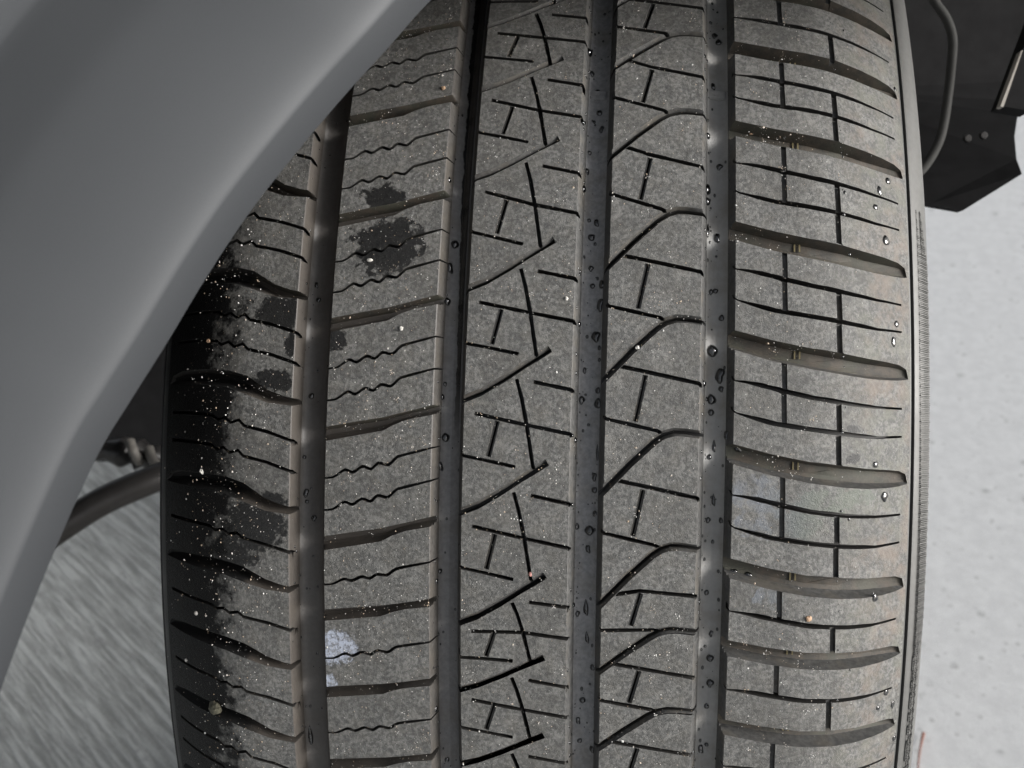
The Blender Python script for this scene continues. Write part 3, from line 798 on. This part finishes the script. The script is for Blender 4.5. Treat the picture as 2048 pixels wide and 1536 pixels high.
DROPS = {
 'fourth': ('in the rightmost groove', 'drops in the rightmost groove', [
  (1421, 46, 4), (1429, 72, 6), (1437, 85, 6), (1409, 112, 4), (1426, 173, 5), (1415, 272, 7), (1439, 334, 6), (1414, 379, 9), (1414, 403, 8), (1434, 476, 6),
  (1422, 584, 5), (1431, 582, 5), (1443, 636, 5), (1424, 702, 11), (1440, 751, 9), (1407, 767, 6), (1442, 778, 5), (1423, 799, 8), (1422, 825, 6), (1418, 914, 5), (1416, 1040, 5),
  (1442, 1041, 4.5), (1453, 871, 6), (1413, 1185, 5), (1422, 1267, 4), (1420, 1316, 7), (1420, 1366, 7), (1413, 1412, 4.5), (1401, 1498, 6), (1413, 1489, 4)]),
 'third': ('in the groove right of the centre rib', 'drops in the groove right of the centre rib', [
  (1178, 105, 9), (1184, 148, 6), (1195, 188, 8), (1199, 226, 6), (1203, 259, 5), (1179, 306, 5), (1174, 343, 6), (1167, 378, 6), (1178, 441, 4), (1193, 446, 5), (1183, 475, 7), (1182, 537, 5),
  (1185, 572, 5), (1204, 569, 7), (1201, 610, 8), (1192, 673, 9), (1158, 648, 5), (1169, 741, 4), (1199, 696, 4), (1199, 720, 4), (1163, 800, 7), (1196, 781, 6), (1196, 807, 8), (1150, 880, 5),
  (1189, 954, 5), (1189, 980, 6), (1190, 1027, 5), (1154, 1053, 5), (1179, 1061, 9), (1176, 1098, 5), (1146, 1210, 5), (1155, 1227, 5), (1185, 1335, 5), (1165, 1400, 6), (1156, 1441, 5), (1159, 1481, 5), (1184, 1498, 6)]),
 'second': ('in the groove left of the centre rib', 'drops in the groove left of the centre rib', [
  (910, 489, 8), (900, 536, 7), (895, 603, 8), (891, 875, 8), (881, 933, 6), (885, 794, 4.5), (890, 768, 4), (880, 1142, 5), (873, 1162, 4.5), (871, 1418, 5.5), (894, 1519, 5), (898, 360, 5)]),
 'first': ('in the brownish leftmost groove', 'drops in the leftmost groove', [
  (623, 792, 5), (609, 914, 4), (612, 986, 5.5), (614, 1003, 4), (628, 1036, 5.5), (633, 570, 4), (637, 600, 5), (609, 700, 4)]),
 'shoulder': ('on the rounded right shoulder', 'drops on the right shoulder', [
  (1776, 362, 7), (1759, 381, 6), (1751, 414, 6), (1772, 481, 8), (1793, 648, 6), (1787, 683, 6), (1769, 993, 8), (1751, 929, 6), (1750, 1196, 6), (1772, 1385, 6), (1756, 1416, 5), (1785, 1409, 5), (1788, 1476, 5), (1826, 454, 7), (1790, 178, 4)]),
}
ORD = 'first second third fourth fifth sixth seventh eighth ninth tenth eleventh twelfth thirteenth fourteenth fifteenth sixteenth seventeenth eighteenth nineteenth twentieth'.split()
TENS = {2: 'twenty', 3: 'thirty'}
def ordinal(i):
    if i < 20: return ORD[i]
    t, q = divmod(i + 1, 10)
    return {2: 'twentieth', 3: 'thirtieth'}[t] if q == 0 else TENS[t] + '-' + ORD[q - 1]
k = 0
for key, (lab, grp, lst) in DROPS.items():
    for i, (x, y, rad) in enumerate(sorted(lst, key=lambda q: q[1])):
        u, v, h = find(x, y, key != 'shoulder')
        o = bpy.data.objects.new('water_drop', DM[k % 5]); COL.objects.link(o)
        put(o, u, v, h + .02, rad * PXM * MM * 1.1, random.uniform(-.5, .5)); o.matrix_world = o.matrix_world @ Matrix.Diagonal((1, 1, .55 if key == 'shoulder' else 1, 1)); tag(o, ordinal(i) + ' large water drop from the top ' + lab, 'water drop', grp); k += 1
# drops at the mouths of the right shoulder grooves
for i, (x, y, rad) in enumerate(((1478, 452, 5), (1484, 668, 5), (1476, 895, 6), (1467, 1143, 6), (1496, 1150, 6), (1461, 1304, 8), (1454, 1460, 7))):
    u, v = unproj(x, y, 5.0); o = bpy.data.objects.new('water_drop', DM[k % 5]); COL.objects.link(o); k += 1
    put(o, u, v, -4.9, rad * PXM * MM, random.uniform(-.3, .3), 1.3)
    tag(o, ordinal(i) + ' from the top of the flat drops at the right shoulder groove mouths', 'water drop', 'drops at the shoulder groove mouths')
for x, y, w_, mi, lab in ((1172, 1215, 5.5, 0, 'tear shaped drop at the end of a run, right of the centre rib'), (1174, 1275, 4.2, 0, 'narrow run of water just below the tear shaped drop'),
                     (1195, 905, 4.0, 1, 'long thin dark streak of water on the wall right of the centre rib'), (1428, 892, 4.0, 0, 'crooked run of water in the groove nearest the right shoulder'),
                     (1427, 1000, 4.0, 0, 'short slanted run of water in the lower half of the rightmost groove'), (621, 1470, 5.5, 1, 'long wet run ending in a bead, bottom of the leftmost groove'),
                     (1415, 461, 5.0, 0, 'kinked water streak against the left wall of the rightmost groove')):
    u, v, h = find(x, y, True); o = bpy.data.objects.new('water_run', RUN[mi]); COL.objects.link(o)
    put(o, u, v, h + .02, w_ * PXM * MM, random.uniform(-.12, .12)); tag(o, lab, 'water drop')
# fine spray of droplets too small to count
vs_, fs = [], []
sph = [(math.cos(a) * math.cos(b_), math.sin(a) * math.cos(b_), .6 * math.sin(b_)) for b_ in (0, .6, 1.1) for a in np.arange(0, 6.28, 6.2832 / 8)] + [(0, 0, .6), (0, 0, -.1)]
sf = [(j * 8 + i, j * 8 + (i + 1) % 8, (j + 1) * 8 + (i + 1) % 8, (j + 1) * 8 + i) for j in range(2) for i in range(8)] + [(16 + i, 16 + (i + 1) % 8, 24) for i in range(8)] + [((i + 1) % 8, i, 25) for i in range(8)]
for (a, c, cnt, big) in ((G4L, G4R, 240, .44), (G3L, G3R, 240, .44), (G2L, G2R, 90, .36), (G1L, G1R, 110, .34), (98, 121, 60, .4)):
    for _ in range(cnt):
        u = random.uniform(a + .4, c - .9) if random.random() < .45 else a + abs(random.gauss(0, 1.5)) + .7
        if u > c - .3: continue
        v = random.uniform(-130, 165); s = random.uniform(.1, 1) ** 2.2 * big * 1.1 + .09
        x_, t_, n_ = frame(u, v); h = surf_h(u); e = .5
        slope = ((surf_h(u + e) - prof(u + e)) - (surf_h(u - e) - prof(u - e))) / (2 * e); slope = max(-1.6, min(1.6, slope))
        n2 = (n_ - x_ * slope).normalized(); x2 = (x_ - n2 * x_.dot(n2)).normalized(); t2 = n2.cross(x2)
        c0 = Vector((0, 0, ZC)) + on(u, v, h); b0 = len(vs_); el = random.uniform(.9, 1.5)
        for q in sph: vs_.append(c0 + (x2 * q[0] + t2 * q[1] * el + n2 * q[2]) * s * MM)
        fs += [tuple(b0 + i for i in f) for f in sf]
o = mobj('water_spray', vs_, fs, M_WATER, None, True, 180)
tag(o, 'fine spray of tiny water droplets clinging along the tread grooves', 'droplets', kind='stuff')

# ------------------------------------------------------------------ grit
OCT = [(1, 0, 0), (-1, 0, 0), (0, 1, 0), (0, -1, 0), (0, 0, .8), (0, 0, -.4)]
OCF = [(0, 2, 4), (2, 1, 4), (1, 3, 4), (3, 0, 4), (2, 0, 5), (1, 2, 5), (3, 1, 5), (0, 3, 5)]
vs_, fs = [], []
clusters = [(random.uniform(-62, 100), random.uniform(-125, 150), random.uniform(1, 4)) for _ in range(320)]
def grain(u, v, s):
    h = surf_h(u)
    if h < -.1: return
    x_, t_, n_ = frame(u, v); c0 = Vector((0, 0, ZC)) + on(u, v, 0.0); b0 = len(vs_)
    an = random.uniform(0, 6.28); ca, sa = math.cos(an), math.sin(an); k1, k2 = random.uniform(.6, 1.4), random.uniform(.6, 1.2)
    for x, y, z in OCT:
        x *= k1; y *= k2; vs_.append(c0 + (x_ * (x * ca - y * sa) + t_ * (x * sa + y * ca) + n_ * (z * .7 + .15)) * s * MM)
    fs.extend(tuple(b0 + i for i in f) for f in OCF)
for _ in range(8500):
    u = random.uniform(-100, 108); v = random.uniform(-140, 165)
    if u > 90 and random.random() < .7: continue
    if u < -86 and random.random() < .75: continue
    grain(u, v, .055 + .15 * random.random() ** 3.5)
for cu, cv, sg in clusters:
    for _ in range(random.randint(4, 16)): grain(cu + random.gauss(0, sg * .4), cv + random.gauss(0, sg * .4), .06 + .2 * random.random() ** 3)
NUB = [0]
def nubs(r, i, c):
    s_, sp_ = TYPES[c] / LP, TYPES[seq[i - 1]] / LP
    for f in r.feat:
        if f['k'] != 'line' or f['kind'] != 'slit': continue
        pts = f['pts']
        for a, b_ in zip(pts, pts[1:]):
            for _ in range(max(0, int(abs(b_[0] - a[0]) / 3.6))):
                q = random.random(); u = a[0] + (b_[0] - a[0]) * q; t = a[1] + (b_[1] - a[1]) * q; bb = ip(r.b, u)
                v = tips[i] + OFF[r] + (1 - t) * sp_ * bb + t * (-TYPES[c] + s_ * bb)
                grain(u, v + random.choice((-1, 1)) * f['hw'] * .8, random.uniform(.1, .24))
for i in range(6, 18):
    for r in (r3, r4, r5): nubs(r, i, seq[i])
for _ in range(1100): grain(random.gauss(-93, 9), random.uniform(-130, 90), .06 + .32 * random.random() ** 4)
for _ in range(1500): grain(random.uniform(-88, -22), random.uniform(-130, 150), .06 + .17 * random.random() ** 3)
for _ in range(70): grain(random.uniform(-66, 95), random.uniform(-125, 150), random.uniform(.25, .42))
o = mobj('sand_grains', vs_, fs, M_SAND, None, False)
tag(o, 'pale sand grains scattered over the tread blocks', 'sand', kind='stuff')
def pebble(name, x, y, rpx, mat, lab, cat='stone', depth=0.0, sx=1.0, h=0.0):
    bm = bmesh.new(); bmesh.ops.create_icosphere(bm, subdivisions=2, radius=1); rr = random.Random(int(x * 7 + y))
    off = Vector((rr.random() * 9, rr.random() * 9, rr.random() * 9))
    for q in bm.verts:
        f = 1 + .45 * noise.noise(q.co * 1.2 + off) + .12 * noise.noise(q.co * 3 + off); q.co = Vector((q.co.x * f, q.co.y * f, q.co.z * f * .65 + .3))
    me = bpy.data.meshes.new(name); bm.to_mesh(me); bm.free(); me.materials.append(mat)
    o_ = bpy.data.objects.new(name, me); COL.objects.link(o_); u, v = unproj(x, y, depth)
    put(o_, u, v, -depth + h, rpx * .8 * PXM * MM, rr.uniform(0, 3), sx); tag(o_, lab, cat); return o_
pebble('pebble', 887, 177, 6, M_STONE_O, 'small orange stone at the right edge of the dark upper left rib')
pebble('pebble', 740, 521, 8, M_STONE_W, 'white stone chip inside the dark wet patch left of centre', sx=.6)
pebble('pebble', 803, 657, 6, M_STONE_W, 'white crumbly grit spot below the dark wet patch')
pebble('pebble', 1133, 597, 5, M_STONE_W, 'white stone chip beside the groove right of the centre rib')
pebble('pebble', 1275, 695, 5, M_STONE_W, 'white chip below a hooked groove, right of centre')
pebble('pebble', 1617, 1237, 7, M_STONE_O, 'orange pebble on the lower right shoulder block')
pebble('pebble', 1062, 1148, 6, M_STONE_R, 'pinkish red stone wedged in a centre rib slit', depth=.6)
pebble('pebble', 418, 682, 6, M_STONE_O, 'orange grit lump on the black left shoulder')
pebble('pebble', 405, 943, 8, M_STONE_W, 'white elongated grain on the black left shoulder', sx=.6)
pebble('pebble', 393, 1226, 6, M_STONE_W, 'white stone low on the black left shoulder')
pebble('pebble', 373, 1320, 5, M_STONE_W, 'pale stone lowest at the outer black shoulder edge')
pebble('pebble', 1502, 267, 5, M_STONE_O, 'orange grit trapped in an upper right shoulder groove', depth=4.6)
pebble('crumb', 432, 1415, 19, M_CRUMB, 'olive crumb of dirt on the lower left shoulder', 'dirt', sx=1.2, h=-.5)

# ------------------------------------------------------------------ stalk on the ground
gp = [ground_at(1847, 1466, .004), ground_at(1840, 1500, .004), ground_at(1836, 1540, .003), ground_at(1838, 1600, .002)]
o = tube('leaf_stalk', gp, .002, M_STALK, 10, [.0016, .001, .0008, .0007, .0007])
tag(o, 'red brown leaf stalk lying on the concrete beside the tyre', 'stalk')
